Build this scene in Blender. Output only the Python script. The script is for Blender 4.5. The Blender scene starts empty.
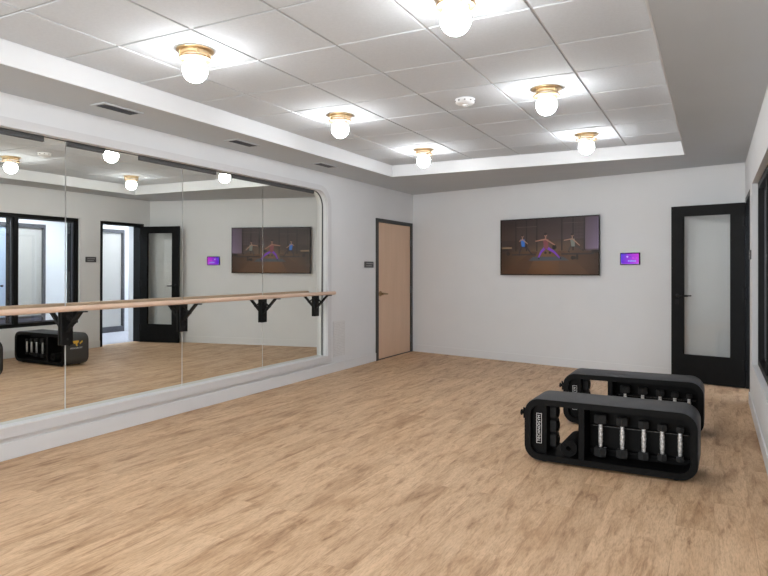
import bpy, bmesh, math, random
from mathutils import Vector, Matrix
from mathutils.geometry import tessellate_polygon
random.seed(7)
SC = bpy.context.scene
COL = SC.collection
PI = math.pi

# ------------------------------------------------------------------ room numbers (metres)
H = 1.336                                  # eye height
XL, XR = -4.422, 0.32                      # left and right wall
YBL, YBR = 9.557, 8.443                    # back wall at its left and right end (it runs at an angle)
YF = -1.4                                  # wall behind the camera
ZS, ZT = 2.582, 2.728                      # soffit and tray height
TX0, TX1, TY0, TY1 = -3.82, -0.272, -0.62, 7.583
XM = -4.474                                # mirror face

# ------------------------------------------------------------------ materials
MATS = {}
def mat(name, col, rough=0.5, metal=0.0, noise=0.0, nscale=8.0, bump=0.0, bscale=200.0, spec=0.5, emit=None, estr=0.0):
    if name in MATS: return MATS[name]
    m = bpy.data.materials.new(name); m.use_nodes = True
    nt = m.node_tree; b = nt.nodes['Principled BSDF']
    b.inputs['Base Color'].default_value = (*col, 1); b.inputs['Roughness'].default_value = rough
    b.inputs['Metallic'].default_value = metal; b.inputs['Specular IOR Level'].default_value = spec
    tc = nt.nodes.new('ShaderNodeTexCoord')
    if noise:
        n = nt.nodes.new('ShaderNodeTexNoise'); n.inputs['Scale'].default_value = nscale; n.inputs['Detail'].default_value = 5
        r = nt.nodes.new('ShaderNodeValToRGB')
        r.color_ramp.elements[0].position = .3; r.color_ramp.elements[1].position = .7
        r.color_ramp.elements[0].color = (*[c * (1 - noise) for c in col], 1); r.color_ramp.elements[1].color = (*[min(1, c * (1 + noise)) for c in col], 1)
        nt.links.new(tc.outputs['Object'], n.inputs['Vector']); nt.links.new(n.outputs['Fac'], r.inputs['Fac'])
        nt.links.new(r.outputs['Color'], b.inputs['Base Color'])
    if bump:
        n2 = nt.nodes.new('ShaderNodeTexNoise'); n2.inputs['Scale'].default_value = bscale; n2.inputs['Detail'].default_value = 3
        bp = nt.nodes.new('ShaderNodeBump'); bp.inputs['Strength'].default_value = bump; bp.inputs['Distance'].default_value = .002
        nt.links.new(tc.outputs['Object'], n2.inputs['Vector']); nt.links.new(n2.outputs['Fac'], bp.inputs['Height'])
        nt.links.new(bp.outputs['Normal'], b.inputs['Normal'])
    if emit:
        b.inputs['Emission Color'].default_value = (*emit, 1); b.inputs['Emission Strength'].default_value = estr
    MATS[name] = m
    return m

def floor_mat():
    m = bpy.data.materials.new('wood_plank_floor'); m.use_nodes = True
    nt = m.node_tree; L = nt.links; N = nt.nodes.new
    b = nt.nodes['Principled BSDF']; b.inputs['Roughness'].default_value = .5; b.inputs['Specular IOR Level'].default_value = .3
    tc = N('ShaderNodeTexCoord')
    mp = N('ShaderNodeMapping'); mp.inputs['Rotation'].default_value = (0, 0, PI / 2)
    L.new(tc.outputs['Object'], mp.inputs['Vector'])
    br = N('ShaderNodeTexBrick'); br.offset = .37; br.inputs['Scale'].default_value = 1
    br.inputs['Brick Width'].default_value = 1.22; br.inputs['Row Height'].default_value = .18; br.inputs['Mortar Size'].default_value = .0012
    br.inputs['Mortar Smooth'].default_value = .3; br.inputs['Bias'].default_value = 0
    br.inputs['Color1'].default_value = (0, 0, 0, 1); br.inputs['Color2'].default_value = (1, 1, 1, 1); br.inputs['Mortar'].default_value = (.5, .5, .5, 1)
    L.new(mp.outputs['Vector'], br.inputs['Vector'])
    # every plank reads another piece of the grain
    sep = N('ShaderNodeSeparateColor'); L.new(br.outputs['Color'], sep.inputs['Color'])
    off = N('ShaderNodeMath'); off.operation = 'MULTIPLY'; off.inputs[1].default_value = 17.0; L.new(sep.outputs['Red'], off.inputs[0])
    cmb = N('ShaderNodeCombineXYZ'); L.new(off.outputs[0], cmb.inputs['Z'])
    def grain(sx, sy, scale, detail, dist, rough=.55):
        m1 = N('ShaderNodeMapping'); m1.inputs['Scale'].default_value = (sx, sy, 1); L.new(tc.outputs['Object'], m1.inputs['Vector'])
        ad = N('ShaderNodeVectorMath'); ad.operation = 'ADD'; L.new(m1.outputs['Vector'], ad.inputs[0]); L.new(cmb.outputs['Vector'], ad.inputs[1])
        n = N('ShaderNodeTexNoise'); n.inputs['Scale'].default_value = scale; n.inputs['Detail'].default_value = detail
        n.inputs['Distortion'].default_value = dist; n.inputs['Roughness'].default_value = rough
        L.new(ad.outputs[0], n.inputs['Vector']); return n
    def ramp(src, stops):
        r = N('ShaderNodeValToRGB'); e = r.color_ramp.elements
        e[0].position, e[0].color = stops[0][0], (*stops[0][1], 1); e[1].position, e[1].color = stops[-1][0], (*stops[-1][1], 1)
        for p, c in stops[1:-1]:
            k = e.new(p); k.color = (*c, 1)
        L.new(src, r.inputs['Fac']); return r
    g1 = grain(5.0, 1.3, 1.0, 7, .7, .6)
    base = ramp(g1.outputs['Fac'], [(.27, (.36, .212, .112)), (.40, (.50, .327, .193)), (.54, (.58, .395, .245)), (.75, (.64, .452, .29))])
    g2 = grain(19, 3.0, 1.0, 8, .8, .68)
    streak = ramp(g2.outputs['Fac'], [(.33, (.58, .49, .43)), (.45, (.90, .87, .84)), (.54, (1.03, 1.03, 1.03)), (.75, (1.08, 1.08, 1.08))])
    mx = N('ShaderNodeMix'); mx.data_type = 'RGBA'; mx.blend_type = 'MULTIPLY'; mx.inputs[0].default_value = 1
    L.new(base.outputs['Color'], mx.inputs[6]); L.new(streak.outputs['Color'], mx.inputs[7])
    g3 = grain(170, 22, 1.0, 4, .3, .6)
    fine = ramp(g3.outputs['Fac'], [(.32, (.80, .77, .74)), (.5, (1, 1, 1)), (.68, (1.10, 1.10, 1.10))])
    mxf = N('ShaderNodeMix'); mxf.data_type = 'RGBA'; mxf.blend_type = 'MULTIPLY'; mxf.inputs[0].default_value = 1
    L.new(mx.outputs[2], mxf.inputs[6]); L.new(fine.outputs['Color'], mxf.inputs[7]); mx = mxf
    tone = ramp(sep.outputs['Red'], [(0, (.93, .92, .91)), (.5, (1, 1, 1)), (1, (1.05, 1.05, 1.05))])
    mx2 = N('ShaderNodeMix'); mx2.data_type = 'RGBA'; mx2.blend_type = 'MULTIPLY'; mx2.inputs[0].default_value = 1
    L.new(mx.outputs[2], mx2.inputs[6]); L.new(tone.outputs['Color'], mx2.inputs[7])
    mx3 = N('ShaderNodeMix'); mx3.data_type = 'RGBA'; mx3.blend_type = 'MULTIPLY'
    md = N('ShaderNodeMath'); md.operation = 'MULTIPLY'; md.inputs[1].default_value = .2; L.new(br.outputs['Fac'], md.inputs[0])
    L.new(md.outputs[0], mx3.inputs[0]); L.new(mx2.outputs[2], mx3.inputs[6]); mx3.inputs[7].default_value = (.45, .38, .33, 1)
    L.new(mx3.outputs[2], b.inputs['Base Color'])
    bp = N('ShaderNodeBump'); bp.inputs['Strength'].default_value = .12; bp.inputs['Distance'].default_value = .002
    L.new(g2.outputs['Fac'], bp.inputs['Height']); L.new(bp.outputs['Normal'], b.inputs['Normal'])
    return m

def wood_mat(name, c0, c1, sx, sy, sz, rough=.45):
    m = bpy.data.materials.new(name); m.use_nodes = True
    nt = m.node_tree; b = nt.nodes['Principled BSDF']; b.inputs['Roughness'].default_value = rough
    tc = nt.nodes.new('ShaderNodeTexCoord'); mp = nt.nodes.new('ShaderNodeMapping'); mp.inputs['Scale'].default_value = (sx, sy, sz)
    n = nt.nodes.new('ShaderNodeTexNoise'); n.inputs['Scale'].default_value = 1; n.inputs['Detail'].default_value = 6; n.inputs['Distortion'].default_value = .5
    r = nt.nodes.new('ShaderNodeValToRGB'); r.color_ramp.elements[0].position = .3; r.color_ramp.elements[1].position = .7
    r.color_ramp.elements[0].color = (*c0, 1); r.color_ramp.elements[1].color = (*c1, 1)
    nt.links.new(tc.outputs['Object'], mp.inputs['Vector']); nt.links.new(mp.outputs['Vector'], n.inputs['Vector'])
    nt.links.new(n.outputs['Fac'], r.inputs['Fac']); nt.links.new(r.outputs['Color'], b.inputs['Base Color'])
    return m

def pane_mat(name, tint, refl=.06, rough=.0):
    m = bpy.data.materials.new(name); m.use_nodes = True
    nt = m.node_tree; nt.nodes.remove(nt.nodes['Principled BSDF']); out = nt.nodes['Material Output']
    t = nt.nodes.new('ShaderNodeBsdfTransparent'); t.inputs['Color'].default_value = (*tint, 1)
    g = nt.nodes.new('ShaderNodeBsdfGlossy'); g.inputs['Roughness'].default_value = rough
    lw = nt.nodes.new('ShaderNodeFresnel'); lw.inputs['IOR'].default_value = 1.45
    mul = nt.nodes.new('ShaderNodeMath'); mul.operation = 'MULTIPLY'; mul.inputs[1].default_value = refl / .04
    mx = nt.nodes.new('ShaderNodeMixShader')
    nt.links.new(lw.outputs['Fac'], mul.inputs[0]); mul.use_clamp = True
    nt.links.new(mul.outputs[0], mx.inputs[0]); nt.links.new(t.outputs[0], mx.inputs[1]); nt.links.new(g.outputs[0], mx.inputs[2])
    nt.links.new(mx.outputs[0], out.inputs['Surface'])
    return m

def mirror_mat():
    m = bpy.data.materials.new('mirror_silver'); m.use_nodes = True
    b = m.node_tree.nodes['Principled BSDF']
    b.inputs['Base Color'].default_value = (.86, .866, .815, 1); b.inputs['Metallic'].default_value = 1; b.inputs['Roughness'].default_value = 0.0
    return m

def screen_mat(name, strength):
    m = bpy.data.materials.new(name); m.use_nodes = True
    nt = m.node_tree; b = nt.nodes['Principled BSDF']; a = nt.nodes.new('ShaderNodeVertexColor'); a.layer_name = 'Col'
    b.inputs['Base Color'].default_value = (.006, .006, .006, 1); b.inputs['Roughness'].default_value = .35; b.inputs['Specular IOR Level'].default_value = .2
    nt.links.new(a.outputs['Color'], b.inputs['Emission Color']); b.inputs['Emission Strength'].default_value = strength
    return m

M_WALL = mat('wall_paint', (.69, .70, .71), .75, noise=.012, nscale=3, bump=.08, bscale=350)
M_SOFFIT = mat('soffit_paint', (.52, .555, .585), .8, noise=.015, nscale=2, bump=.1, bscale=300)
M_TRIM = mat('trim_paint', (.68, .69, .70), .45, noise=.01, nscale=5)
M_CASING = mat('mirror_casing_paint', (.60, .60, .61), .5, noise=.01, nscale=5)
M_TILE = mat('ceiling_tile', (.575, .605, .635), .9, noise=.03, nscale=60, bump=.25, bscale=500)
M_TBAR = mat('grid_metal', (.42, .42, .42), .5, noise=.02, nscale=20)
M_FLOOR = floor_mat()
M_BLACK = mat('black_paint', (.006, .006, .0063), .45, noise=.15, nscale=20, spec=.18)
M_DOORBLK = mat('black_door_paint', (.0055, .0055, .0055), .5, noise=.15, nscale=14, spec=.12)
M_FRAME = mat('dark_bronze_frame', (.03, .03, .028), .4, noise=.1, nscale=20)
M_ALU = mat('dark_grey_frame', (.10, .10, .11), .35, .4, noise=.1, nscale=20)
M_DOORWOOD = wood_mat('maple_door_veneer', (.64, .44, .30), (.69, .48, .335), 9, 9, 1.2)
M_RAIL = wood_mat('beech_rail', (.62, .44, .33), (.70, .51, .39), 40, 2.5, 40)
M_BRASS = mat('brass', (.80, .62, .38), .34, 1.0, noise=.08, nscale=30)
M_BRASSDK = mat('aged_brass', (.42, .29, .17), .5, 1.0, noise=.12, nscale=30)
M_STEEL = mat('brushed_steel', (.62, .62, .62), .3, 1.0, noise=.08, nscale=60)
M_CHROME = mat('chrome_handle', (.92, .92, .92), .4, .55, noise=.75, nscale=70, bump=.6, bscale=400)
M_VINYL = mat('charcoal_upholstery', (.055, .055, .056), .55, spec=.3, noise=.1, nscale=60, bump=.2, bscale=500)
M_PLASTIC = mat('black_plastic', (.0035, .0035, .0037), .5, noise=.2, nscale=40, spec=.12)
M_RUBBER = mat('black_rubber', (.024, .024, .0245), .6, spec=.2, noise=.15, nscale=50, bump=.2, bscale=300)
M_MAT = mat('mat_foam', (.007, .007, .0075), .8, spec=.15, noise=.2, nscale=40, bump=.3, bscale=200)
M_WHITEPRINT = mat('white_print', (.8, .8, .8), .5, noise=.02, nscale=30)
M_YELLOW = mat('yellow_print', (.85, .52, .06), .5, noise=.04, nscale=30)
M_GLASS = pane_mat('clear_glass', (.99, .995, .99), .04)
M_MIRROR = mirror_mat()
M_GLOBE = mat('lit_opal_globe', (.9, .9, .88), .4, noise=.01, nscale=10, emit=(.97, .985, 1.0), estr=24)
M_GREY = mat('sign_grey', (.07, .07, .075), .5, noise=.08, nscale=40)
M_SCALE = mat('scale_dots', (.12, .12, .12), .5, noise=.95, nscale=140)
M_PALETEXT = mat('sign_text', (.35, .35, .35), .5, noise=.05, nscale=40)
M_GRILLE = mat('grille_white', (.66, .66, .66), .5, noise=.02, nscale=30)
M_GRILLEDARK = mat('grille_holes', (.54, .54, .54), .7, noise=.1, nscale=40)
M_VENT = mat('vent_dark', (.06, .06, .06), .6, noise=.1, nscale=40)
M_SMOKE = mat('detector_white', (.78, .78, .78), .4, noise=.02, nscale=30)
M_HALLWALL = mat('hall_paint', (.74, .75, .77), .75, noise=.012, nscale=3)
M_HALLFLOOR = mat('hall_carpet', (.42, .42, .46), .9, noise=.12, nscale=30, bump=.3, bscale=200)
M_FROST = mat('frosted_panel', (.46, .44, .41), .35, noise=.02, nscale=2)
M_KICK = mat('grey_kick_panel', (.2, .2, .25), .5, noise=.05, nscale=6)
M_BLUEGLASS = mat('pale_blue_frosted_glass', (.42, .50, .62), .3, noise=.03, nscale=2)
M_HALLLAMP = mat('hall_light_diffuser', (.9, .9, .9), .5, noise=.01, nscale=10, emit=(.78, .87, 1.0), estr=7)
M_TV = screen_mat('tv_screen_picture', .25)
M_TABLET = screen_mat('tablet_screen_picture', .28)

# ------------------------------------------------------------------ mesh helpers
def link(o, parent=None):
    COL.objects.link(o)
    if parent is not None: o.parent = parent
    return o
def finish(bm, name, material, parent=None, smooth=False, recalc=True):
    if recalc: bmesh.ops.recalc_face_normals(bm, faces=bm.faces)
    me = bpy.data.meshes.new(name); bm.to_mesh(me); bm.free()
    if smooth:
        me.polygons.foreach_set('use_smooth', [True] * len(me.polygons))
        try: me.set_sharp_from_angle(angle=math.radians(40))
        except Exception: pass
    me.materials.append(material)
    return link(bpy.data.objects.new(name, me), parent)
def tag(o, label, cat, group=None, kind=None):
    o['label'] = label; o['category'] = cat
    if group: o['group'] = group
    if kind: o['kind'] = kind
    return o
def empty(name, loc, rz=0, label=None, cat=None, group=None, kind=None):
    o = bpy.data.objects.new(name, None); o.location = loc; o.rotation_euler = (0, 0, rz); o.empty_display_size = .1
    link(o)
    if label: tag(o, label, cat, group, kind)
    return o
def copy_tree(o, parent=None):
    c = o.copy(); link(c, parent)
    for ch in list(o.children): copy_tree(ch, c)
    return c
def box(bm, x0, x1, y0, y1, z0, z1, bev=0, seg=2, mtx=None):
    r = bmesh.ops.create_cube(bm, size=1); vs = r['verts']
    for v in vs: v.co = Vector(((x0 + x1) / 2 + v.co.x * (x1 - x0), (y0 + y1) / 2 + v.co.y * (y1 - y0), (z0 + z1) / 2 + v.co.z * (z1 - z0)))
    if mtx is not None:
        for v in vs: v.co = mtx @ v.co
    if bev:
        es = {e for v in vs for e in v.link_edges}
        bmesh.ops.bevel(bm, geom=list(es), offset=bev, segments=seg, affect='EDGES', profile=.5)
def boxo(name, b, material, parent=None, bev=0, mtx=None):
    bm = bmesh.new(); box(bm, *b, bev=bev, mtx=mtx); return finish(bm, name, material, parent)
def frame_axes(d):
    d = d.normalized(); a = Vector((0, 0, 1)) if abs(d.z) < .9 else Vector((1, 0, 0))
    u = d.cross(a).normalized(); return u, d.cross(u).normalized()
def tube(bm, pts, r, n=12, cap=True):
    pts = [Vector(p) for p in pts]; rings = []
    for i, p in enumerate(pts):
        d = (pts[min(i + 1, len(pts) - 1)] - pts[max(i - 1, 0)]); u, w = frame_axes(d)
        rr = r[i] if isinstance(r, (list, tuple)) else r
        rings.append([bm.verts.new(p + u * math.cos(2 * PI * k / n) * rr + w * math.sin(2 * PI * k / n) * rr) for k in range(n)])
    for a, b in zip(rings, rings[1:]):
        for k in range(n): bm.faces.new((a[k], a[(k + 1) % n], b[(k + 1) % n], b[k]))
    if cap: bm.faces.new(rings[0][::-1]); bm.faces.new(rings[-1])
def lathe(bm, prof, c=(0, 0, 0), n=32, axis='Z'):
    c = Vector(c); rings = []
    for r, z in prof:
        ring = []
        for k in range(n):
            a = 2 * PI * k / n; q = (r * math.cos(a), r * math.sin(a), z)
            if axis == 'Y': q = (q[0], q[2], q[1])
            if axis == 'X': q = (q[2], q[0], q[1])
            ring.append(bm.verts.new(c + Vector(q)))
        rings.append(ring)
    for a, b in zip(rings, rings[1:]):
        for k in range(n): bm.faces.new((a[k], a[(k + 1) % n], b[(k + 1) % n], b[k]))
    bm.faces.new(rings[0][::-1]); bm.faces.new(rings[-1])
def plate(bm, outer, holes, t0, t1, to3):
    """a flat slab with holes: 2-D loops, from depth t0 to t1; to3(u, v, t) gives the point"""
    loops = [outer] + list(holes); flat = [p for l in loops for p in l]
    tris = tessellate_polygon([[Vector((p[0], p[1], 0)) for p in l] for l in loops])
    A = [bm.verts.new(to3(p[0], p[1], t0)) for p in flat]; B = [bm.verts.new(to3(p[0], p[1], t1)) for p in flat]
    for t in tris:
        try: bm.faces.new([A[i] for i in t]); bm.faces.new([B[i] for i in reversed(t)])
        except ValueError: pass
    o = 0
    for l in loops:
        n = len(l)
        for k in range(n): bm.faces.new((A[o + k], A[o + (k + 1) % n], B[o + (k + 1) % n], B[o + k]))
        o += n
def rect(u0, u1, v0, v1): return [(u0, v0), (u1, v0), (u1, v1), (u0, v1)]
def rrect(u0, u1, v0, v1, r, seg=6, corners=(1, 1, 1, 1)):
    out = []
    for (cx, cy, a0, on) in ((u0 + r, v0 + r, PI, corners[0]), (u1 - r, v0 + r, 1.5 * PI, corners[1]), (u1 - r, v1 - r, 0, corners[2]), (u0 + r, v1 - r, .5 * PI, corners[3])):
        if on: out += [(cx + r * math.cos(a0 + k * PI / 2 / seg), cy + r * math.sin(a0 + k * PI / 2 / seg)) for k in range(seg + 1)]
        else: out.append((cx + r * math.cos(a0) * 1 + (r * math.cos(a0 + PI / 2)), cy + r * math.sin(a0) + r * math.sin(a0 + PI / 2)))
    return out
yz = lambda u, v, t: Vector((t, u, v))
xz = lambda u, v, t: Vector((u, t, v))
def text(name, body, size, material, parent, mtx, spacing=1.0, extrude=.0008):
    cu = bpy.data.curves.new(name, 'FONT'); cu.body = body; cu.size = size; cu.align_x = 'CENTER'; cu.align_y = 'CENTER'
    cu.extrude = extrude; cu.space_character = spacing; cu.materials.append(material)
    tmp = bpy.data.objects.new(name + '_curve', cu); COL.objects.link(tmp)
    me = bpy.data.meshes.new_from_object(tmp.evaluated_get(bpy.context.evaluated_depsgraph_get()))
    bpy.data.objects.remove(tmp); bpy.data.curves.remove(cu)
    o = bpy.data.objects.new(name, me); link(o, parent); o.matrix_local = mtx
    return o
def basis(ex, ey, ez, o):
    return Matrix(((ex[0], ey[0], ez[0], o[0]), (ex[1], ey[1], ez[1], o[1]), (ex[2], ey[2], ez[2], o[2]), (0, 0, 0, 1)))
def srgb(r, g, b):
    f = lambda c: (c / 255 / 12.92) if c / 255 <= .04045 else ((c / 255 + .055) / 1.055) ** 2.4
    return (f(r), f(g), f(b), 1)

# back wall frame: s runs along it from the left corner, t comes off it into the room
BD = Vector((XR - XL, YBR - YBL, 0)); BLEN = BD.length; BD.normalize(); BN = Vector((BD.y, -BD.x, 0))
if BN.y > 0: BN = -BN
B0 = Vector((XL, YBL, 0))
def bk(s, z, t): return B0 + BD * s + BN * t + Vector((0, 0, z))
BROT = math.atan2(BD.y, BD.x)

# ------------------------------------------------------------------ floor, ceiling
bm = bmesh.new()
poly = [(XL - .2, YF - .1), (XR + .2, YF - .1), (XR + .2, YBR + .2), (XL - .2, YBL + .25)]
plate(bm, poly, [], -.05, 0, lambda u, v, t: Vector((u, v, t)))
tag(finish(bm, 'floor', M_FLOOR), 'light tan wood plank floor of the studio', 'floor', kind='structure')

bm = bmesh.new()
up = lambda u, v, t: Vector((u, v, t))
plate(bm, poly, [rect(TX0, TX1, TY0, TY1)], ZS, ZT + .1, up)
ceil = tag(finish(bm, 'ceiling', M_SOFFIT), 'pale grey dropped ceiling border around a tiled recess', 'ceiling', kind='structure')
# the white upstand of the tray
bm = bmesh.new()
plate(bm, rect(TX0 - .001, TX1 + .001, TY0 - .001, TY1 + .001), [rect(TX0 + .012, TX1 - .012, TY0 + .012, TY1 - .012)], ZS - .002, ZT + .02, up)
finish(bm, 'tray_edge', M_TRIM, ceil)
# tiles and grid
GX, GDX, GY, GDY = -3.2876, .6059, 2.1321, .6135
xs = sorted({TX0 + .012, TX1 - .012} | {x for x in (GX + i * GDX for i in range(-2, 7)) if TX0 + .08 < x < TX1 - .08})
ys = sorted({TY0 + .012, TY1 - .012} | {y for y in (GY + i * GDY for i in range(-6, 11)) if TY0 + .08 < y < TY1 - .08})
bm = bmesh.new(); g = .0075
for a, b in zip(xs, xs[1:]):
    for c, d in zip(ys, ys[1:]):
        box(bm, a + g, b - g, c + g, d - g, ZT, ZT + .02, bev=.003, seg=1)
finish(bm, 'ceiling_panel', M_TILE, ceil)
bm = bmesh.new()
for x in xs: box(bm, x - .012, x + .012, TY0 - .02, TY1 + .02, ZT + .007, ZT + .018)
for y in ys: box(bm, TX0 - .02, TX1 + .02, y - .012, y + .012, ZT + .0075, ZT + .0185)
finish(bm, 'ceiling_grid', M_TBAR, ceil)

# ------------------------------------------------------------------ walls
MY0, MY1, MZ0, MZ1, MR = 1.0, 6.90, .236, 2.342, .2            # mirror recess
WDY0, WDY1, WDZ = 8.25, 9.515, 2.105                            # wooden door opening incl. frame
recess = rrect(MY0, MY1, MZ0, MZ1, MR, 10, (0, 0, 1, 0))
bm = bmesh.new()
plate(bm, rect(YF, YBL + .2, 0, ZT + .08), [recess, [(WDY0, .001), (WDY1, .001), (WDY1, WDZ), (WDY0, WDZ)]], XL, XL - .056, yz)
box(bm, XL - .17, XL - .06, YF, YBL + .2, 0, ZT + .08)
wl = tag(finish(bm, 'wall_left', M_WALL), 'white left wall with the mirror recess and wooden door', 'wall', kind='structure')

bm = bmesh.new()
a, b = bk(-.2, 0, 0), bk(BLEN + .5, 0, 0)
plate(bm, rect(-.02, BLEN + .45, 0, ZT + .08), [], 0, -.12, lambda u, v, t: bk(u, v, t))
tag(finish(bm, 'wall_back', M_WALL), 'white back wall carrying the television', 'wall', kind='structure')
FX0, FX1, FZ0, FZ1 = -3.75, -.35, .55, 2.35
bm = bmesh.new(); plate(bm, rect(XL - .17, XR + .2, 0, ZT + .08), [rect(FX0, FX1, FZ0, FZ1)], YF - .15, YF, xz)
finish(bm, 'wall_front', M_WALL)
tag(bpy.data.objects['wall_front'], 'white wall behind the viewer', 'wall', kind='structure')

WY0, WY1, WZ0, WZ1 = 3.2, 6.99, .44, 2.16                       # storefront window
DY0, DY1, DZ = 7.37, 8.30, 2.15                                 # doorway incl. frame
bm = bmesh.new()
plate(bm, [(YF, 0), (DY0, 0), (DY0, DZ), (DY1, DZ), (DY1, 0), (YBR + .1, 0), (YBR + .1, ZT + .08), (YF, ZT + .08)], [rect(WY0, WY1, WZ0, WZ1)], XR, XR + .2, yz)
tag(finish(bm, 'wall_right', M_WALL), 'white right wall with black framed window and doorway', 'wall', kind='structure')

# baseboards
def base_lr(name, segs, x0, x1, label, top=.115):
    bm = bmesh.new()
    for y0, y1 in segs: box(bm, min(x0, x1), max(x0, x1), y0, y1, 0, top, bev=.003, seg=1)
    tag(finish(bm, name, M_TRIM), label, 'baseboard', kind='structure')
base_lr('baseboard_left', [(YF, WDY0 - .002)], XL, XL + .012, 'white baseboard along the left wall below the mirror', .12)
base_lr('baseboard_right', [(YF, DY0 - .002)], XR, XR - .012, 'white baseboard along the right wall below the window')
bm = bmesh.new(); plate(bm, rect(.015, BLEN - .02, 0, .115), [], 0, .012, lambda u, v, t: bk(u, v, t))
tag(finish(bm, 'baseboard_back', M_TRIM), 'white baseboard along the back wall', 'baseboard', kind='structure')

# casing round the mirror
bm = bmesh.new()
outer = rrect(MY0 - .08, MY1 + .085, MZ0 - .078, MZ1 + .066, MR + .06, 10, (0, 0, 1, 0))
plate(bm, outer, [recess], XL - .001, XL + .03, yz)
cas = tag(finish(bm, 'trim_1', M_CASING), 'pale grey surround with one round corner framing the mirror', 'trim', kind='structure')
# ledge lining of the recess (bright painted)
bm = bmesh.new(); box(bm, XL - .055, XL + .032, MY0, MY1, MZ0 - .006, MZ0 + .002)
finish(bm, 'sill', M_TRIM, cas)

# ------------------------------------------------------------------ mirror panels
seams = [2.03, 3.2435, 4.4665, 5.676]
edges = [MY0 + .002] + seams + [MY1 - .002]
names = ['large wall mirror panel at the photo\'s left edge, nearest the viewer',
         'wall mirror panel between the first and second seams from the left',
         'wall mirror panel that reflects the open black glass door',
         'wall mirror panel with a round top corner beside the wooden door']
for i, (y0, y1) in enumerate(zip(edges[1:], edges[2:])):
    a = y0 + .005; b = y1 - (.005 if i < 3 else 0)
    bm = bmesh.new()
    lp = rect(a, b, MZ0 + .003, MZ1 - .001) if i < 3 else rrect(a, b, MZ0 + .003, MZ1 - .001, MR, 10, (0, 0, 1, 0))
    plate(bm, lp, [], 0, -.006, lambda u, v, t: Vector((XM + t + .003 * (v - 1.3), u, v)))
    tag(finish(bm, 'mirror_panel', M_MIRROR), names[i], 'mirror', 'mirror panels on the left wall')
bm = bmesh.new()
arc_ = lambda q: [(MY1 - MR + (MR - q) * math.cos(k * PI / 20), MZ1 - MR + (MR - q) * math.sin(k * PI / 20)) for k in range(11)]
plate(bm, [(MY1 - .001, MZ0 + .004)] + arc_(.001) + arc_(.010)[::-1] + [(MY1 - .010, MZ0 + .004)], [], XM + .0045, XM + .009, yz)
tag(finish(bm, 'gap_shadow_strip', M_GREY), 'thin dark strip standing in for the gap shadow at the mirror end with the round corner', 'trim', kind='structure')  # dark strip stands in for the shadow in the mirror's edge gap
# dark air slots along the head of the mirror
sl = [(2.05, 3.06, 'dark slot vent above the mirror at the photo\'s left edge'), (3.25, 3.60, 'shortest dark slot vent above the mirror'),
      (3.95, 4.92, 'dark slot vent above the second mirror seam'), (5.17, 6.69, 'longest dark slot vent, above the mirror\'s far end')]
for y0, y1, lab in sl:
    t = empty('slot_vent', (XM + .006, (y0 + y1) / 2, MZ1 - .022), 0, lab, 'vent', 'slot vents along the mirror top')
    hl = (y1 - y0) / 2
    boxo('vent_body', (-.003, .004, -hl, hl, -.019, .019), M_VENT, t)
    bm = bmesh.new()
    for z in (-.0185, 0, .0185): box(bm, .004, .008, -hl, hl, z - .0022, z + .0022)
    finish(bm, 'vent_rib', M_FRAME, t)
bm = bmesh.new(); box(bm, XM + .003, XM + .007, MY0 + .02, MY1 - MR - .01, MZ1 - .0065, MZ1 - .001)
tag(finish(bm, 'trim_2', M_GREY), 'thin dark metal line along the mirror head', 'trim', kind='structure')

# ------------------------------------------------------------------ ballet barre
barre = empty('ballet_barre', (XM, 4.5, 0), 0, 'wooden ballet barre on black brackets in front of the mirror', 'ballet barre')
RX, RZ = .205, 1.048
bm = bmesh.new(); lathe(bm, [(.0, -3.0), (.020, -3.0), (.0215, -2.99), (.0215, 2.36), (.02, 2.37), (0, 2.37)], (RX, 0, RZ), 20, 'Y')
finish(bm, 'rail', M_RAIL, barre, True)
for yc in (2.02, 3.245, 4.465, 5.675, 6.735):
    y = yc - 4.5
    pl = boxo('bracket', (.0035, .024, y - .048, y + .048, .755, 1.015), M_BLACK, barre, bev=.003)
    bm = bmesh.new()
    def bar(p0, p1, w=.018, hgt=.02):
        p0, p1 = Vector(p0), Vector(p1); d = p1 - p0; L = d.length; d.normalize(); u = Vector((0, 1, 0)); w2 = d.cross(u)
        box(bm, 0, L, -w, w, -hgt / 2, hgt / 2, bev=.002, mtx=basis(d, u, w2, p0))
    bar((.015, y, .86), (RX - .03, y, 1.017)); bar((RX - .035, y, 1.019), (RX + .032, y, 1.020), .018, .009)
    finish(bm, 'arm', M_BLACK, pl)
    bm = bmesh.new(); bar((.015, y, .985), (.105, y, .925), .015, .011); finish(bm, 'brace', M_BLACK, pl)
    for z in (.80, .96):
        bm = bmesh.new(); tube(bm, [(.023, y, z), (.029, y, z)], .009, 10); finish(bm, 'bolt', M_RUBBER, pl)

# ------------------------------------------------------------------ grey wall grille by the mirror
t = empty('wall_grille', (XL, 7.215, .43), 0, 'pale perforated air grille low on the wall beside the mirror', 'grille')
boxo('grille_frame', (0, .008, -.15, .15, -.235, .235), M_GRILLE, t, bev=.002)
bm = bmesh.new()
for i in range(13):
    for j in range(21):
        if random.random() < .93:
            box(bm, .008, .0088, -.13 + i * .0215 - .005, -.13 + i * .0215 + .005, -.215 + j * .0212 - .005, -.215 + j * .0212 + .005)
finish(bm, 'grille_face', M_GRILLEDARK, t)

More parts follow.
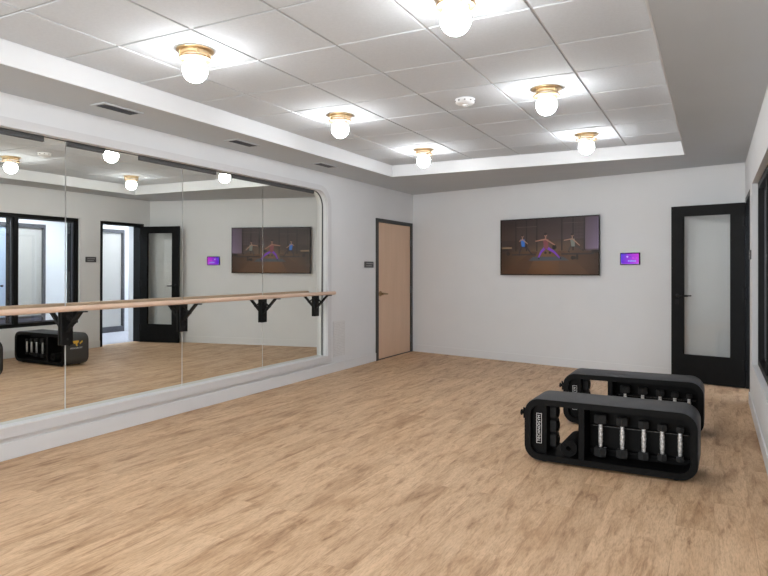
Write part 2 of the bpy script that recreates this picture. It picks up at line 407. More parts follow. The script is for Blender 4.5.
# ------------------------------------------------------------------ small signs
def sign(name, loc, sgn, w, h, label, rows):
    t = empty(name, loc, 0, label, 'sign')
    boxo('plaque', (min(0, sgn * .012), max(0, sgn * .012), -w / 2, w / 2, -h / 2, h / 2), M_GREY, t, bev=.002)
    bm = bmesh.new()
    for z, u0, u1 in rows:
        u = u0
        while u < u1:
            wd = random.uniform(.006, .012); box(bm, min(sgn * .012, sgn * .0128), max(sgn * .012, sgn * .0128), u, u + wd, z - .0075, z + .0075); u += wd + .005
    finish(bm, 'lettering', M_PALETEXT, t)
    return t
sign('room_sign', (XL, 8.035, 1.417), 1, .26, .086, 'small dark sign beside the wooden door', [(.016, -.09, .09), (-.016, -.09, .07)])
sign('door_sign', (XR, 7.185, 1.486), -1, .20, .09, 'small dark sign between black doorway and window, seen in the mirror', [(.016, -.07, .07), (-.016, -.07, .05)])

# ------------------------------------------------------------------ door 1 : wooden door
d1 = empty('door_1', (XL, (WDY0 + WDY1) / 2, 0), 0, 'closed tan wooden door in a dark steel frame', 'door', kind='structure')
yc = (WDY0 + WDY1) / 2; hw = (WDY1 - WDY0) / 2
bm = bmesh.new()
plate(bm, [(-hw, 0), (-hw, WDZ), (hw, WDZ), (hw, 0), (hw - .058, 0), (hw - .058, WDZ - .05), (-hw + .072, WDZ - .05), (-hw + .072, 0)], [], -.045, .014, yz)
finish(bm, 'door_frame', M_FRAME, d1)
boxo('door_leaf', (-.043, -.006, -hw + .074, hw - .060, .012, WDZ - .053), M_DOORWOOD, d1, bev=.002)
bm = bmesh.new(); ky = 8.405 - yc
lathe(bm, [(0, -.006), (.040, -.006), (.040, .003), (.034, .008), (.016, .010), (.013, .045), (0, .045)], (0, ky, .985), 24, 'X')
tube(bm, [(.042, ky - .016, .985), (.046, ky + .04, .985), (.044, ky + .15, .978)], [.017, .014, .010], 12)
h1 = finish(bm, 'handle', M_BRASSDK, d1, True); h1['label'] = 'brass lever handle'
for z in (1.78, 1.02, .22):
    hg = boxo('hinge', (-.004, .016, hw - .074, hw - .052, z - .055, z + .055), M_ALU, d1, bev=.003)
boxo('threshold', (-.045, .004, -hw + .07, hw - .058, .0005, .011), M_FRAME, d1)

# ------------------------------------------------------------------ door 2 : the black frame of the doorway, and the open leaf
d2 = empty('door_2', (XR, (DY0 + DY1) / 2, 0), 0, 'black frame of the open doorway in the right wall', 'door', kind='structure')
yc2 = (DY0 + DY1) / 2; hw2 = (DY1 - DY0) / 2
bm = bmesh.new()
plate(bm, [(-hw2, 0), (-hw2, DZ), (hw2, DZ), (hw2, 0), (hw2 - .05, 0), (hw2 - .05, DZ - .05), (-hw2 + .05, DZ - .05), (-hw2 + .05, 0)], [], -.003, .21, yz)
finish(bm, 'door_frame', M_BLACK, d2)
LANG = PI - math.radians(13.6)
leaf = empty('door_3', (XR - .001, 8.246, 0), LANG, 'open black framed glass door standing against the back wall', 'door', kind='structure')
LW = .788; Z0, Z1 = .012, 2.098
bm = bmesh.new()
plate(bm, rect(.003, LW, Z0, Z1), [rect(.142, LW - .128, .325, Z1 - .112)], -.0, .045, xz)
finish(bm, 'door_panel', M_DOORBLK, leaf)
boxo('glass', (.139, LW - .125, .018, .026, .322, Z1 - .109), M_GLASS, leaf)
bm = bmesh.new()
for y0, y1 in ((-.003, .006), (.039, .048)):
    plate(bm, rect(.134, LW - .120, .317, Z1 - .104), [rect(.150, LW - .136, .335, Z1 - .122)], y0, y1, xz)
gl = finish(bm, 'glazing_bead', M_DOORBLK, leaf)
for z in (1.89, 1.075, .265):
    bm = bmesh.new(); tube(bm, [(-.002, .05, z - .055), (-.002, .05, z + .055)], .009, 12); box(bm, -.004, .03, .045, .049, z - .055, z + .055)
    box(bm, -.012, .002, .03, .05, z - .055, z + .055)
    for q in (-.06, .06): lathe(bm, [(0, -.006), (.008, -.006), (.010, 0), (.006, .008), (0, .008)], (-.002, .05, z + q), 10)
    finish(bm, 'hinge', M_BLACK, leaf)
bm = bmesh.new(); hx = LW - .065
for sy, y0 in ((1, .045), (-1, 0)):
    lathe(bm, [(0, 0), (.026, 0), (.026, .008 * sy), (.012, .01 * sy), (.010, .05 * sy), (0, .05 * sy)], (hx, y0, 1.03), 18, 'Y')
    tube(bm, [(hx + .012, y0 + .045 * sy, 1.03), (hx - .04, y0 + .047 * sy, 1.03), (hx - .135, y0 + .045 * sy, 1.03)], [.0095, .009, .008], 10)
finish(bm, 'handle', M_BLACK, leaf, True)
boxo('lock_plate', (hx - .02, hx + .02, .045, .048, .93, .985), M_BLACK, leaf, bev=.001)

# ------------------------------------------------------------------ window 1 : storefront
w1 = empty('window_1', (XR, (WY0 + WY1) / 2, WZ0), 0, 'black framed interior window in the right wall', 'window', kind='structure')
wc = (WY0 + WY1) / 2; wh = (WY1 - WY0) / 2; wz = WZ1 - WZ0
mull = [(4.89 - wc, .032), (5.94 - wc, .032), (3.85 - wc, .032)]
bm = bmesh.new()
cuts = [-wh + .055] ; cells = []
for m_, hwid in sorted(mull):
    cells.append((cuts[-1], m_ - hwid)); cuts.append(m_ + hwid)
cells.append((cuts[-1], wh - .055))
plate(bm, rect(-wh, wh, 0, wz), [rect(a, b, .055, wz - .055) for a, b in cells], .05, .26, yz)
finish(bm, 'window_frame', M_BLACK, w1)
bm = bmesh.new()
for a, b in cells: plate(bm, rect(a - .001, b + .001, .054, wz - .054), [rect(a + .018, b - .018, .073, wz - .073)], .10, .13, yz)
finish(bm, 'glazing_bead', M_ALU, w1)
for a, b in cells: boxo('pane', (.111, .119, a - .002, b + .002, .053, wz - .053), M_GLASS, w1)

w4 = empty('window_4', ((FX0 + FX1) / 2, YF, FZ0), 0, 'wide unseen window added for fill light in the wall behind the viewer', 'window', kind='structure')  # unseen window, added to let in frontal fill light
bm = bmesh.new(); fw_ = (FX1 - FX0) / 2; fh_ = FZ1 - FZ0; cw_ = 2 * fw_ / 3
fc = [(-fw_ + .05, -fw_ / 3 - .03), (-fw_ / 3 + .03, fw_ / 3 - .03), (fw_ / 3 + .03, fw_ - .05)]
plate(bm, rect(-fw_, fw_, 0, fh_), [rect(a, b, .05, fh_ - .05) for a, b in fc], -.12, -.05, xz); finish(bm, 'window_frame', M_BLACK, w4)
for a, b in fc: boxo('pane', (a - .003, b + .003, -.09, -.082, .047, fh_ - .047), M_GLASS, w4)
# ------------------------------------------------------------------ corridor beyond the right wall
HX0, HX1, HY0, HY1, HZ = XR + .2, 2.22, 2.2, 11.5, 2.6
tag(boxo('floor_hall', (HX0 + .002, HX1, HY0, HY1, -.05, 0), M_HALLFLOOR), 'grey corridor floor beyond the doorway', 'floor', kind='structure')
tag(boxo('ceiling_hall', (HX0 + .002, HX1, HY0, HY1, HZ, HZ + .1), M_HALLWALL), 'white corridor ceiling beyond the doorway', 'ceiling', kind='structure')
bm = bmesh.new()
openings = [(5.05, 7.66), (8.30, 9.46)]
plate(bm, [(HY0, 0), (openings[0][0], 0), (openings[0][0], 2.16), (openings[0][1], 2.16), (openings[0][1], 0), (openings[1][0], 0), (openings[1][0], 2.16), (openings[1][1], 2.16), (openings[1][1], 0), (HY1, 0), (HY1, HZ), (HY0, HZ)], [], HX1, HX1 + .12, yz)
tag(finish(bm, 'wall_hall', M_HALLWALL), 'white corridor wall beyond the black window, seen in the mirror', 'wall', kind='structure')
for nm, y in (('wall_hall_near', HY0), ('wall_hall_far', HY1)):
    tag(boxo(nm, (HX0, HX1, y - (.1 if y < 5 else 0), y + (.1 if y > 5 else 0), 0, HZ), M_HALLWALL), 'white end wall of the corridor, %s end' % ('near' if y < 5 else 'far'), 'wall', kind='structure')
tag(boxo('wall_hall_side', (XR + .14, XR + .2, YBR + .1005, HY1, 0, HZ), M_HALLWALL), 'white corridor wall beyond the doorway jamb', 'wall', kind='structure')
def storefront(n, y0, y1, posts, label, fill):
    s = empty('window_%d' % n, (HX1, (y0 + y1) / 2, 0), 0, label, 'window', kind='structure')
    c = (y0 + y1) / 2; hw_ = (y1 - y0) / 2; cur = -hw_ + .05; cells = []
    for p in posts: cells.append((cur, p - c - .035)); cur = p - c + .035
    cells.append((cur, hw_ - .05))
    kick = len(cells) > 1
    bm = bmesh.new(); plate(bm, rect(-hw_, hw_, .001, 2.15), [r_ for a, b in cells for r_ in ((rect(a, b, .10, .42), rect(a, b, .46, 2.08)) if kick else (rect(a, b, .12, 2.08),))], -.04, .06, yz)
    finish(bm, 'window_frame', M_ALU, s)
    for k, (a, b) in enumerate(cells):
        boxo('pane', (.01, .02, a - .004, b + .004, .455 if kick else .115, 2.085), fill[k], s)
        if kick: boxo('kick_panel', (.008, .024, a - .004, b + .004, .095, .425), M_KICK, s)
    return s
s2 = storefront(2, 5.05, 7.66, [5.9, 7.02], 'corridor glazing with grey frames, seen in the mirror through the window', [M_BLUEGLASS, M_BLUEGLASS, M_FROST])
bm = bmesh.new(); tube(bm, [(-.07, 6.82 - 6.355, 1.02), (-.07, 6.70 - 6.355, 1.02)], .012, 10); tube(bm, [(-.04, 6.82 - 6.355, 1.02), (-.075, 6.82 - 6.355, 1.02)], .02, 12)
finish(bm, 'handle', M_BLACK, s2)
storefront(3, 8.30, 9.46, [], 'frosted corridor panel seen in the mirror through the doorway', [M_FROST])
for k, y in enumerate((4.4, 7.0, 9.6)):
    t = empty('ceiling_panel_light', (1.33, y, HZ), 0, ['corridor ceiling light panel nearest the viewer', 'corridor ceiling light panel outside the black window', 'corridor ceiling light panel outside the doorway'][k], 'ceiling light', 'corridor ceiling lights')
    boxo('light_frame', (-.36, .36, -.66, .66, -.02, -.001), M_TRIM, t)
    boxo('diffuser', (-.32, .32, -.62, .62, -.026, -.02), M_HALLLAMP, t)

# ------------------------------------------------------------------ ceiling globe lights
lamp = empty('globe_light', (-2.98, 3.045, ZT))
bm = bmesh.new()
lathe(bm, [(0, 0), (.112, 0), (.116, -.003), (.115, -.008), (.106, -.010), (.090, -.011), (.087, -.014), (.087, -.030), (.083, -.034), (0, -.034)], (0, 0, 0), 48)
finish(bm, 'lamp_base', M_BRASS, lamp, True)
bm = bmesh.new(); n_ = 48
prof_ = [(.074, -.051), (.098, -.050), (.101, -.053), (.101, -.057), (.098, -.060), (.074, -.058)]
rings_ = [[bm.verts.new((r_ * math.cos(2 * PI * k / n_), r_ * math.sin(2 * PI * k / n_), z_)) for k in range(n_)] for r_, z_ in prof_]
for a_, b_ in zip(rings_, rings_[1:] + rings_[:1]):
    for k in range(n_): bm.faces.new((a_[k], a_[(k + 1) % n_], b_[(k + 1) % n_], b_[k]))
co_ = finish(bm, 'collar', M_BRASSDK, lamp, True)
for k in range(4):
    bm = bmesh.new(); a = k * PI / 2 + .9; lathe(bm, [(0, -.010), (.006, -.010), (.006, -.052), (0, -.052)], (.092 * math.cos(a), .092 * math.sin(a), 0), 10)
    finish(bm, 'post', M_BRASS, lamp, True)
bm = bmesh.new(); lathe(bm, [(0, -.034), (.064, -.034), (.064, -.09), (0, -.09)], (0, 0, 0), 32); finish(bm, 'neck', M_SMOKE, lamp, True)
bm = bmesh.new(); R_, c_ = .0775, -.127
pr = [(0, c_ + math.sqrt(R_ * R_ - .066 ** 2)), (.066, c_ + math.sqrt(R_ * R_ - .066 ** 2))]
a0_ = math.asin(.066 / R_)
pr += [(R_ * math.sin(a0_ + (PI - a0_) * k / 22), c_ + R_ * math.cos(a0_ + (PI - a0_) * k / 22)) for k in range(1, 23)]
lathe(bm, pr, (0, 0, 0), 44); bmesh.ops.remove_doubles(bm, verts=bm.verts, dist=1e-5); finish(bm, 'globe', M_GLOBE, lamp, True)
lamps = [(-2.915, 3.02, 'brass globe ceiling light nearest the mirror, upper left of the photo'), (-2.98, 4.885, 'brass globe ceiling light in the left row, second from the back'),
         (-2.98, 6.735, 'brass globe ceiling light in the left row, nearest the back wall'), (-1.16, 3.02, 'brass globe ceiling light cut by the photo\'s top edge'),
         (-1.14, 4.90, 'brass globe ceiling light in the right row beside the smoke detector'), (-1.16, 6.735, 'brass globe ceiling light in the right row, nearest the back wall'),
         (-2.98, 1.2, 'added unseen brass globe ceiling light behind the viewer in the left row'), (-1.16, 1.2, 'added unseen brass globe ceiling light behind the viewer in the right row'),  # this pair and the next are unseen, added to light the foreground
         (-2.98, -.4, 'rearmost added unseen brass globe ceiling light in the left row'), (-1.16, -.4, 'rearmost added unseen brass globe ceiling light in the right row')]
for i, (x, y, lab) in enumerate(lamps):
    o = lamp if i == 0 else copy_tree(lamp)
    o.location = (x, y, ZT); tag(o, lab, 'ceiling light', 'brass globe ceiling lights')

# ------------------------------------------------------------------ smoke detector, ceiling vents
t = empty('smoke_detector', (-1.80, 4.90, ZT), 0, 'round white smoke detector on the ceiling tiles', 'smoke detector')
bm = bmesh.new(); lathe(bm, [(0, 0), (.080, 0), (.082, -.012), (.077, -.03), (.060, -.042), (.03, -.045), (0, -.045)], (0, 0, 0), 36); finish(bm, 'detector_body', M_SMOKE, t, True)
bm = bmesh.new(); lathe(bm, [(0, -.043), (.022, -.043), (.02, -.056), (.010, -.062), (0, -.062)], (0, 0, 0), 20); finish(bm, 'sensor_cap', M_SMOKE, t, True)
for k in range(10):
    bm = bmesh.new(); a = 2 * PI * k / 10; box(bm, -.006, .006, -.0035, .0035, -.004, .004, mtx=Matrix.Translation((0.0803 * math.cos(a), 0.0803 * math.sin(a), -.02)) @ Matrix.Rotation(a + PI / 2, 4, 'Z'))
    finish(bm, 'sensor_slot', M_GREY, t)
vl = ['dark ceiling vent above the mirror, nearest the viewer', 'middle dark ceiling vent above the mirror', 'dark ceiling vent above the mirror\'s round corner']
v0 = None
for i, y in enumerate((3.41, 4.885, 6.36)):
    if v0 is None:
        v0 = empty('ceiling_vent', (-4.085, y, ZS))
        boxo('vent_back', (-.058, .058, -.165, .165, -.003, -.0005), M_VENT, v0)
        bm = bmesh.new(); plate(bm, rect(-.075, .075, -.185, .185), [rect(-.056, .056, -.163, .163)], -.008, -.0002, up); finish(bm, 'vent_frame', M_SOFFIT, v0)
        bm = bmesh.new()
        for k in range(7): box(bm, -.05 + k * .0167 - .0022, -.05 + k * .0167 + .0022, -.163, .163, -.0075, -.003)
        finish(bm, 'vent_slat', M_ALU, v0)
        o = v0
    else:
        o = copy_tree(v0); o.location = (-4.09, y, ZS)
    tag(o, vl[i], 'vent', 'ceiling vents above the mirror')

# ------------------------------------------------------------------ pictures on screens
class Pic:
    def __init__(s, w, h): s.w, s.h, s.v, s.f, s.c, s.k = w, h, [], [], [], 0
    def poly(s, pts, rgb):
        s.k += 1; o = len(s.v); s.v += [(u * s.w, -.00003 * s.k, v * s.h) for u, v in pts]; s.f.append(list(range(o, o + len(pts)))); s.c.append([srgb(*rgb)] * len(pts))
    def grad(s, u0, u1, v0, v1, c00, c10, c11, c01):
        s.k += 1; o = len(s.v); s.v += [(u * s.w, -.00003 * s.k, v * s.h) for u, v in ((u0, v0), (u1, v0), (u1, v1), (u0, v1))]; s.f.append([o, o + 1, o + 2, o + 3]); s.c.append([srgb(*c) for c in (c00, c10, c11, c01)])
    def rect(s, u0, u1, v0, v1, rgb): s.poly([(u0, v0), (u1, v0), (u1, v1), (u0, v1)], rgb)
    def disc(s, u, v, r, rgb, ry=None):
        ry = ry or r * s.w / s.h; s.poly([(u + r * math.cos(a * PI / 8), v + ry * math.sin(a * PI / 8)) for a in range(16)], rgb)
    def limb(s, p, q, w0, w1, rgb):
        (a, b), (c, d) = p, q; dx, dy = (c - a) * s.w, (d - b) * s.h; L = math.hypot(dx, dy) or 1; nx, ny = -dy / L / s.w, dx / L / s.h
        s.poly([(a + nx * w0, b + ny * w0), (a - nx * w0, b - ny * w0), (c - nx * w1, d - ny * w1), (c + nx * w1, d + ny * w1)], rgb)
    def build(s, name, material, parent):
        me = bpy.data.meshes.new(name); me.from_pydata(s.v, [], s.f); at = me.color_attributes.new('Col', 'FLOAT_COLOR', 'CORNER')
        i = 0
        for c in s.c:
            for q in c: at.data[i].color = q; i += 1
        me.materials.append(material); me.update(); return link(bpy.data.objects.new(name, me), parent)

TS, TW, TZ, TH = 2.432, 1.488, 1.669, .806
q = bk(TS, TZ, 0)
tv = empty('television', q, BROT, 'wall mounted television showing an exercise class', 'television')
boxo('tv_body', (-TW / 2 + .02, TW / 2 - .02, -.058, -.024, -TH / 2 + .02, TH / 2 - .02), M_PLASTIC, tv, bev=.004)
boxo('wall_mount', (-.25, .25, -.024, -.0005, -.15, .15), M_BLACK, tv)
bm = bmesh.new(); plate(bm, rect(-TW / 2, TW / 2, -TH / 2, TH / 2), [rect(-TW / 2 + .008, TW / 2 - .008, -TH / 2 + .012, TH / 2 - .008)], -.068, -.052, xz)
finish(bm, 'bezel', M_PLASTIC, tv)
P = Pic(TW - .014, TH - .018)
WALLC = (72, 56, 51)
P.grad(0, 1, .40, 1, (70, 52, 43), (84, 68, 76), (60, 48, 50), (42, 32, 30))
P.grad(.0, .5, .40, .62, (50, 36, 30), (104, 80, 60), (68, 52, 45), (48, 36, 33)); P.grad(.5, .88, .40, .62, (104, 80, 60), (72, 56, 50), (60, 46, 44), (68, 52, 45))
P.grad(0, .5, 0, .41, (60, 38, 24), (98, 64, 38), (104, 74, 50), (52, 38, 30)); P.grad(.5, 1, 0, .41, (98, 64, 38), (58, 38, 28), (62, 46, 38), (104, 74, 50))
P.grad(.87, 1, .44, .98, (100, 84, 96), (122, 104, 128), (88, 74, 92), (76, 62, 70))
for u in (.165, .28, .39, .645, .755, .862): P.rect(u - .006, u + .006, .42, 1, (24, 17, 15))
for v in (.60, .66, .72, .78, .84, .9): P.rect(.757, .862, v, v + .008, (52, 40, 35))
for u in (.78, .81, .84): P.rect(u, u + .004, .5, .98, (52, 40, 35))
P.rect(.17, .39, .855, .862, (96, 82, 76)); P.rect(.65, .86, .895, .902, (92, 78, 74))
P.poly([(0, .0), (.28, 0), (.40, .41), (.34, .41)], (74, 49, 33)); P.poly([(.62, 0), (.92, 0), (.66, .41), (.61, .41)], (84, 58, 40))
P.rect(.12, .38, .345, .372, (46, 42, 44)); P.rect(.64, .95, .345, .372, (46, 42, 44))
P.rect(.01, .12, .47, .50, (128, 104, 80)); P.rect(.01, .08, .43, .47, (40, 32, 28)); P.disc(.08, .38, .02, (32, 26, 24)); P.rect(.93, 1, .37, .42, (38, 32, 32))
P.poly([(.30, .245), (.72, .245), (.655, .315), (.35, .315)], (66, 70, 74))
for u, v, r in ((.48, .385, .012), (.525, .385, .012), (.57, .48, .022), (.75, .29, .018), (.77, .29, .014)): P.disc(u, v, r, (28, 24, 24))
P.rect(.785, .805, .26, .36, (30, 26, 26))
def person(u, v, k, shirt, legs, skin, hair, feet, arm, lean):
    hip = (u, v); sh = (u + lean * k, v + .17 * k)
    for fu, fv in feet:
        kn = ((hip[0] + fu) / 2 + (.012 if fu > u else -.012) * k, (hip[1] + fv) / 2 + .02 * k)
        P.limb((hip[0] + (.012 if fu > u else -.012) * k, hip[1]), kn, .022 * k, .017 * k, legs); P.limb(kn, (fu, fv), .016 * k, .010 * k, legs); P.limb((fu, fv + .01), (fu + .014 * k, fv - .015), .010 * k, .009 * k, (24, 22, 24))
    P.poly([(hip[0] - .022 * k, hip[1] - .02 * k), (hip[0] + .026 * k, hip[1] - .02 * k), (sh[0] + .034 * k, sh[1]), (sh[0] - .030 * k, sh[1] + .005)], shirt)
    for a in arm: P.limb(sh, a, .011 * k, .008 * k, skin)
    P.limb(sh, (sh[0], sh[1] + .05 * k), .010 * k, .009 * k, skin); P.disc(sh[0], sh[1] + .085 * k, .017 * k, skin); P.disc(sh[0] - .002, sh[1] + .105 * k, .018 * k, hair, .03 * k)
person(.245, .515, .70, (44, 96, 168), (40, 34, 40), (150, 116, 98), (48, 36, 30), [(.20, .36), (.33, .375)], [(.20, .60), (.295, .55)], -.012)
person(.755, .50, .70, (112, 116, 108), (62, 56, 54), (156, 122, 102), (40, 30, 28), [(.71, .40), (.845, .42)], [(.665, .595), (.82, .50)], -.01)
person(.485, .475, .88, (118, 62, 66), (108, 50, 168), (150, 108, 90), (36, 26, 26), [(.405, .29), (.625, .29)], [(.375, .595), (.575, .52)], -.004)
o = P.build('screen', M_TV, tv); o.location = (-(TW - .014) / 2, -.0585, -(TH - .018) / 2 + .002)

q = bk(3.559, 1.483, 0)
tb = empty('wall_tablet', q, BROT, 'small wall tablet with purple screen beside the television', 'tablet')
boxo('mount', (-.133, .133, -.010, -.0005, -.083, .083), M_TRIM, tb, bev=.002)
boxo('tablet_body', (-.127, .127, -.022, -.010, -.078, .078), M_PLASTIC, tb, bev=.003)
P = Pic(.228, .134)
P.grad(0, .5, 0, 1, (88, 30, 205), (148, 28, 225), (150, 40, 205), (70, 50, 225)); P.grad(.5, 1, 0, 1, (148, 28, 225), (196, 70, 225), (196, 50, 205), (150, 40, 205))
P.rect(0, 1, 0, .06, (170, 90, 240)); P.rect(0, .03, .2, 1, (110, 90, 245)); P.rect(.02, .3, .88, .94, (70, 60, 190))
P.disc(.36, .70, .055, (205, 200, 255)); P.rect(.45, .58, .66, .75, (95, 60, 185)); P.disc(.68, .58, .05, (205, 70, 225)); P.disc(.88, .58, .05, (205, 70, 225)); P.rect(.62, .95, .48, .54, (190, 62, 225))
for k in range(5): P.rect(.40 + k * .09, .40 + k * .09 + .07, .22, .36 - .02 * (k % 2), (150, 185, 255))
P.disc(.03, .07, .03, (210, 190, 255)); P.disc(.97, .07, .03, (225, 170, 255))
o = P.build('screen', M_TABLET, tb); o.location = (-.114, -.0225, -.067)

# ------------------------------------------------------------------ storage benches
BW, BH, BDp, BR, BT = 1.10, .43, .36, .105, .036
def make_bench():
    t = empty('storage_bench', (0, 0, 0))
    # upholstered body: a rounded-rectangle band swept round, soft edges
    path = rrect(-BW / 2, BW / 2, .012, .012 + BH, BR, 10)
    n = len(path); c = Vector((0, 0, .012 + BH / 2))
    sec = [(0, .012), (.004, .004), (.012, 0), (BT - .006, 0), (BT, .006), (BT, BDp - .006), (BT - .006, BDp), (.012, BDp), (.004, BDp - .004), (0, BDp - .012)]
    bm = bmesh.new(); rings = []
    for k in range(n):
        p = Vector((path[k][0], 0, path[k][1])); a = Vector((path[k - 1][0], 0, path[k - 1][1])); b = Vector((path[(k + 1) % n][0], 0, path[(k + 1) % n][1]))
        d = ((p - a).normalized() + (b - p).normalized()).normalized(); nin = Vector((-d.z, 0, d.x))
        rings.append([bm.verts.new(p + nin * off + Vector((0, y, 0))) for off, y in sec])
    for k in range(n):
        A, B = rings[k], rings[(k + 1) % n]
        for j in range(len(sec)): bm.faces.new((A[j], A[(j + 1) % len(sec)], B[(j + 1) % len(sec)], B[j]))
    finish(bm, 'bench_shell', M_VINYL, t, True)
    # front lip ring of plastic, a touch inside
    bm = bmesh.new()
    for y0, y1 in ((-.004, .02), (BDp - .02, BDp + .004)):
        plate(bm, rrect(-BW / 2 + .003, BW / 2 - .003, .015, .009 + BH, BR - .003, 10), [rrect(-BW / 2 + BT + .008, BW / 2 - BT - .008, .012 + BT + .008, .012 + BH - BT - .008, BR - BT, 8)], y0, y1, xz)
    finish(bm, 'rim', M_PLASTIC, t)
    # inner lining
    bm = bmesh.new()
    plate(bm, rrect(-BW / 2 + BT - .002, BW / 2 - BT + .002, .012 + BT - .002, .012 + BH - BT + .002, BR - BT + .006, 8), [rrect(-BW / 2 + BT + .006, BW / 2 - BT - .006, .012 + BT + .006, .012 + BH - BT - .006, BR - BT, 8)], .02, BDp - .02, xz)
    finish(bm, 'lining', M_PLASTIC, t)
    dx = -.16
    boxo('divider', (dx - .02, dx + .02, .006, BDp - .006, .012 + BT + .004, .012 + BH - BT - .004), M_PLASTIC, t, bev=.003)
    boxo('back_panel', (dx + .02, BW / 2 - BT - .006, .205, .225, .012 + BT + .004, .012 + BH - BT - .004), M_PLASTIC, t)
    bm = bmesh.new()
    for z in (.262, .098): box(bm, dx + .03, BW / 2 - BT - .02, .165, .206, z - .006, z + .006, bev=.002)
    hr = finish(bm, 'holder_rail', M_PLASTIC, t)
    boxo('scale_strip', (dx + .045, BW / 2 - BT - .03, .1644, .1652, .2605, .2635), M_SCALE, hr)
    boxo('end_block', (-BW / 2 + BT + .007, -.405, .05, .31, .012 + BT + .006, .012 + BH - BT - .006), M_PLASTIC, t, bev=.004)
    # pegs for the hand weights on the inner end wall
    for z in (.325, .225, .125): 
        bm = bmesh.new(); tube(bm, [(-.406, .19, z + .012), (-.398, .19, z + .012)], .006, 10); finish(bm, 'peg', M_PLASTIC, t)
    # logo plate on the front of the end block (letters run upwards)
    X = .0495
    bm = bmesh.new()
    plate(bm, rect(-.477, -.440, .120, .330), [rect(-.4745, -.4425, .1225, .3275)], X, X - .0012, xz)
    lg = finish(bm, 'logo_plate', M_WHITEPRINT, t); lg['label'] = 'white outlined logo plate'
    text('logo_lettering', 'TECHNOGYM', .0275, M_WHITEPRINT, lg, basis((0, 0, 1), (-1, 0, 0), (0, -1, 0), (-.4585, X - .001, .225)), 1.12)
    # emblem on the outer end
    X = -BW / 2 - .0008
    bm = bmesh.new()
    def st(pts, w):
        for (a, b), (c_, d_) in zip(pts, pts[1:]):
            L = math.hypot(c_ - a, d_ - b); nx, nz = -(d_ - b) / L * w, (c_ - a) / L * w
            plate(bm, [(a + nx, b + nz), (a - nx, b - nz), (c_ - nx, d_ - nz), (c_ + nx, d_ + nz)], [], X, X + .0012, yz)
    st([(.09, .335), (.205, .338), (.165, .30), (.185, .275)], .011); st([(.13, .318), (.185, .318)], .010); st([(.225, .302), (.265, .335)], .010)
    em = finish(bm, 'emblem', M_YELLOW, t); em['label'] = 'yellow emblem'
    text('emblem_lettering', 'TECHNOGYM', .030, M_WHITEPRINT, em, basis((0, -1, 0), (0, 0, 1), (-1, 0, 0), (X - .0003, .17, .245)))
    # band hook on the outer end
    bm = bmesh.new()
    lathe(bm, [(0, .002), (.026, .002), (.026, -.006), (.014, -.009), (.011, -.026), (.020, -.028), (.021, -.036), (.015, -.039), (0, -.039)], (-BW / 2, .05, .325), 16, 'X')
    tube(bm, [(-BW / 2 - .016, .05, .36), (-BW / 2 - .014, .05, .285)], .007, 8)
    finish(bm, 'hook', M_PLASTIC, t, True)
    for x in (-BW / 2 + .13, BW / 2 - .13):
        for y in (.05, BDp - .05):
            bm = bmesh.new(); lathe(bm, [(0, 0), (.018, 0), (.020, .014), (0, .014)], (x, y, 0), 14); finish(bm, 'foot', M_RUBBER, t)
    return t

DB = [(-.053, .285, .080), (.0865, .272, .073), (.221, .255, .064), (.3335, .238, .056), (.440, .222, .046)]
DBN = ['largest dumbbell, first from the left', 'second dumbbell from the left', 'middle dumbbell of five', 'fourth dumbbell from the left', 'smallest dumbbell, rightmost of five']
def make_dumbbell(L, w):
    t = empty('dumbbell', (0, 0, 0))
    for s in (-1, 1):
        bm = bmesh.new(); R = w / 2 / math.cos(PI / 6) * .98; hh = w * .78
        z0, z1 = (L / 2 - hh, L / 2) if s > 0 else (-L / 2, -L / 2 + hh)
        lathe(bm, [(0, z0), (R * .86, z0), (R, z0 + .007), (R, z1 - .007), (R * .86, z1), (0, z1)], (0, 0, 0), 6)
        bmesh.ops.rotate(bm, verts=bm.verts, cent=(0, 0, 0), matrix=Matrix.Rotation(PI / 6, 3, 'Z'))
        finish(bm, 'head', M_RUBBER, t)
    hl = L / 2 - w * .78 + .002
    prof = [(0, -hl)]
    for k in range(13):
        f = -1 + k / 6; prof.append((.011 + .0032 * (1 - f * f) + (.0015 if k % 2 else 0), f * hl))
    prof.append((0, hl))
    bm = bmesh.new(); lathe(bm, prof, (0, 0, 0), 16); finish(bm, 'handle', M_CHROME, t, True)['label'] = 'shiny chrome grip'
    return t
def make_weight():
    t = empty('hand_weight', (0, 0, 0))
    bm = bmesh.new(); plate(bm, rrect(-.052, .052, -.047, .047, .02, 5), [rrect(-.018, .018, .0, .03, .008, 3)], -.02, .02, yz)
    bmesh.ops.bevel(bm, geom=[e for e in bm.edges if len(e.link_faces) == 2 and e.calc_face_angle(0) > .8], offset=.005, segments=2, affect='EDGES')
    finish(bm, 'weight_body', M_RUBBER, t)
    bm = bmesh.new(); lathe(bm, [(.030, .018), (.034, .018), (.036, .024), (.034, .030), (.022, .030), (.022, .018)], (0, 0, 0), 24, 'X'); finish(bm, 'grip_ring', M_PLASTIC, t)
    return t
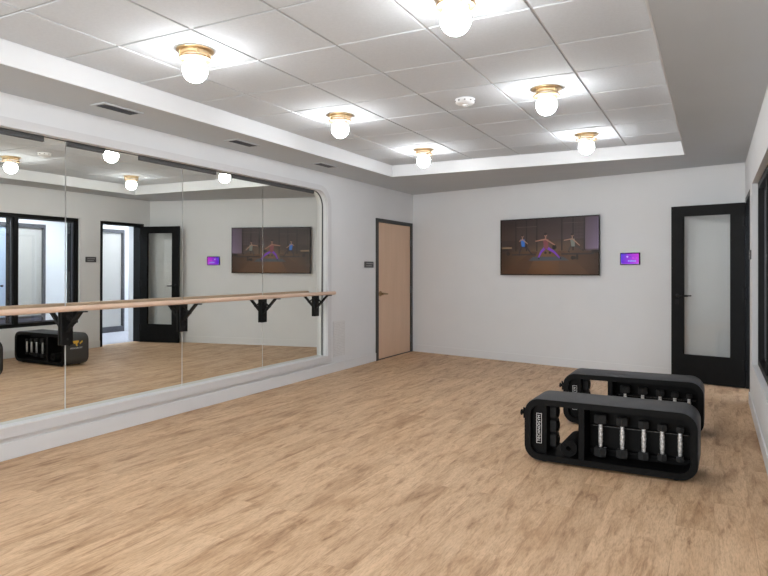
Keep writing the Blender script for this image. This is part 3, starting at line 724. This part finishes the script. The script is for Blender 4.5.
def make_mat():
    t = empty('exercise_mat', (0, 0, 0))
    bm = bmesh.new(); pts = []
    for k in range(0, 140):                                   # spiral
        a = k / 139 * 4.2 * 2 * PI; pts.append((.012 + .0098 * a / (2 * PI), a))
    th = .0078; inner = [((r - .0) * math.cos(a), r * math.sin(a)) for r, a in pts]; outer_ = [((r + th) * math.cos(a), (r + th) * math.sin(a)) for r, a in pts]
    for y0, y1 in ((0, .3),):
        A = [[bm.verts.new((p[0], y, p[1])) for p in row] for y in (y0, y1) for row in (inner, outer_)]
        for k in range(len(inner) - 1):
            bm.faces.new((A[0][k], A[0][k + 1], A[1][k + 1], A[1][k])); bm.faces.new((A[2][k], A[3][k], A[3][k + 1], A[2][k + 1]))
            bm.faces.new((A[0][k], A[2][k], A[2][k + 1], A[0][k + 1])); bm.faces.new((A[1][k], A[1][k + 1], A[3][k + 1], A[3][k]))
        for k in (0, -1): bm.faces.new((A[0][k], A[1][k], A[3][k], A[2][k]))
    finish(bm, 'mat_roll', M_MAT, t)
    return t

benches = [(-.636, 4.415, -.022, 'near', 'front'), (-.620, 5.64, 0.0, 'far', 'rear')]
put = lambda bx, by, rz, x, y, z: (bx + x * math.cos(rz) - y * math.sin(rz), by + x * math.sin(rz) + y * math.cos(rz), z)
pb = make_bench(); pd = [make_dumbbell(L, w) for x, L, w in DB]; pw = make_weight(); pm = make_mat()
for bi, (bx, by, rz, nf, fr) in enumerate(benches):
    o = pb if bi == 0 else copy_tree(pb)
    o.location = (bx, by, 0); o.rotation_euler.z = rz
    tag(o, ['black storage bench with dumbbells, the one nearer the camera', 'black storage bench standing behind another, nearer the glass door'][bi], 'storage bench', 'black storage benches')
    for k, (x, L, w) in enumerate(DB):
        d = pd[k] if bi == 0 else copy_tree(pd[k])
        d.location = put(bx, by, rz, x, .112, .212); d.rotation_euler.z = rz
        tag(d, '%s upright in the %s black bench' % (DBN[k], fr), 'dumbbell', 'dumbbells in the %s bench' % fr)
    for k, z in enumerate((.325, .225, .125)):
        d = pw if bi == 0 and k == 0 else copy_tree(pw)
        d.location = put(bx, by, rz, -.383, .19, z - .002); d.rotation_euler.z = rz
        tag(d, '%s black hand weight at the left end of the %s bench' % (('top', 'middle', 'bottom')[k], fr), 'hand weight', 'hand weights in the %s bench' % fr)
    m_ = pm if bi == 0 else copy_tree(pm)
    m_.location = put(bx, by, rz, -.252, .03, .012 + BT + .006 + .0615); m_.rotation_euler.z = rz
    tag(m_, 'rolled black exercise mat inside the %s bench' % fr, 'exercise mat', 'rolled mats')

# ------------------------------------------------------------------ world, camera, view
w = bpy.data.worlds.new('world'); SC.world = w; w.use_nodes = True
w.node_tree.nodes['Background'].inputs[0].default_value = (.93, .97, 1, 1); w.node_tree.nodes['Background'].inputs[1].default_value = 3.0
pl_ = bpy.data.lights.new('fill_window_portal', 'AREA'); pl_.shape = 'RECTANGLE'; pl_.size = FX1 - FX0; pl_.size_y = FZ1 - FZ0; pl_.cycles.is_portal = True  # guides sky light through the added fill window
po_ = bpy.data.objects.new('fill_window_portal', pl_); COL.objects.link(po_); po_.location = ((FX0 + FX1) / 2, YF - .16, (FZ0 + FZ1) / 2); po_.rotation_euler = (PI / 2, 0, 0)

cam = bpy.data.cameras.new('camera'); co = bpy.data.objects.new('camera', cam); COL.objects.link(co)
cam.sensor_width = 36; cam.lens = 635.7 / 768 * 36; cam.shift_y = -(288 - 270.2) / 768
cam.clip_start = .05
co.location = (0, 0, H); co.rotation_euler = (PI / 2, 0, .4789)
SC.camera = co
SC.view_settings.view_transform = 'Standard'; SC.view_settings.look = 'None'; SC.view_settings.gamma = 1; SC.view_settings.use_curve_mapping = False
SC.view_settings.exposure = 1.76
SC.cycles.max_bounces = 14; SC.cycles.diffuse_bounces = 8; SC.cycles.glossy_bounces = 6; SC.cycles.transparent_max_bounces = 12
SC.cycles.use_denoising = True
SC.cycles.sample_clamp_indirect = 4.0
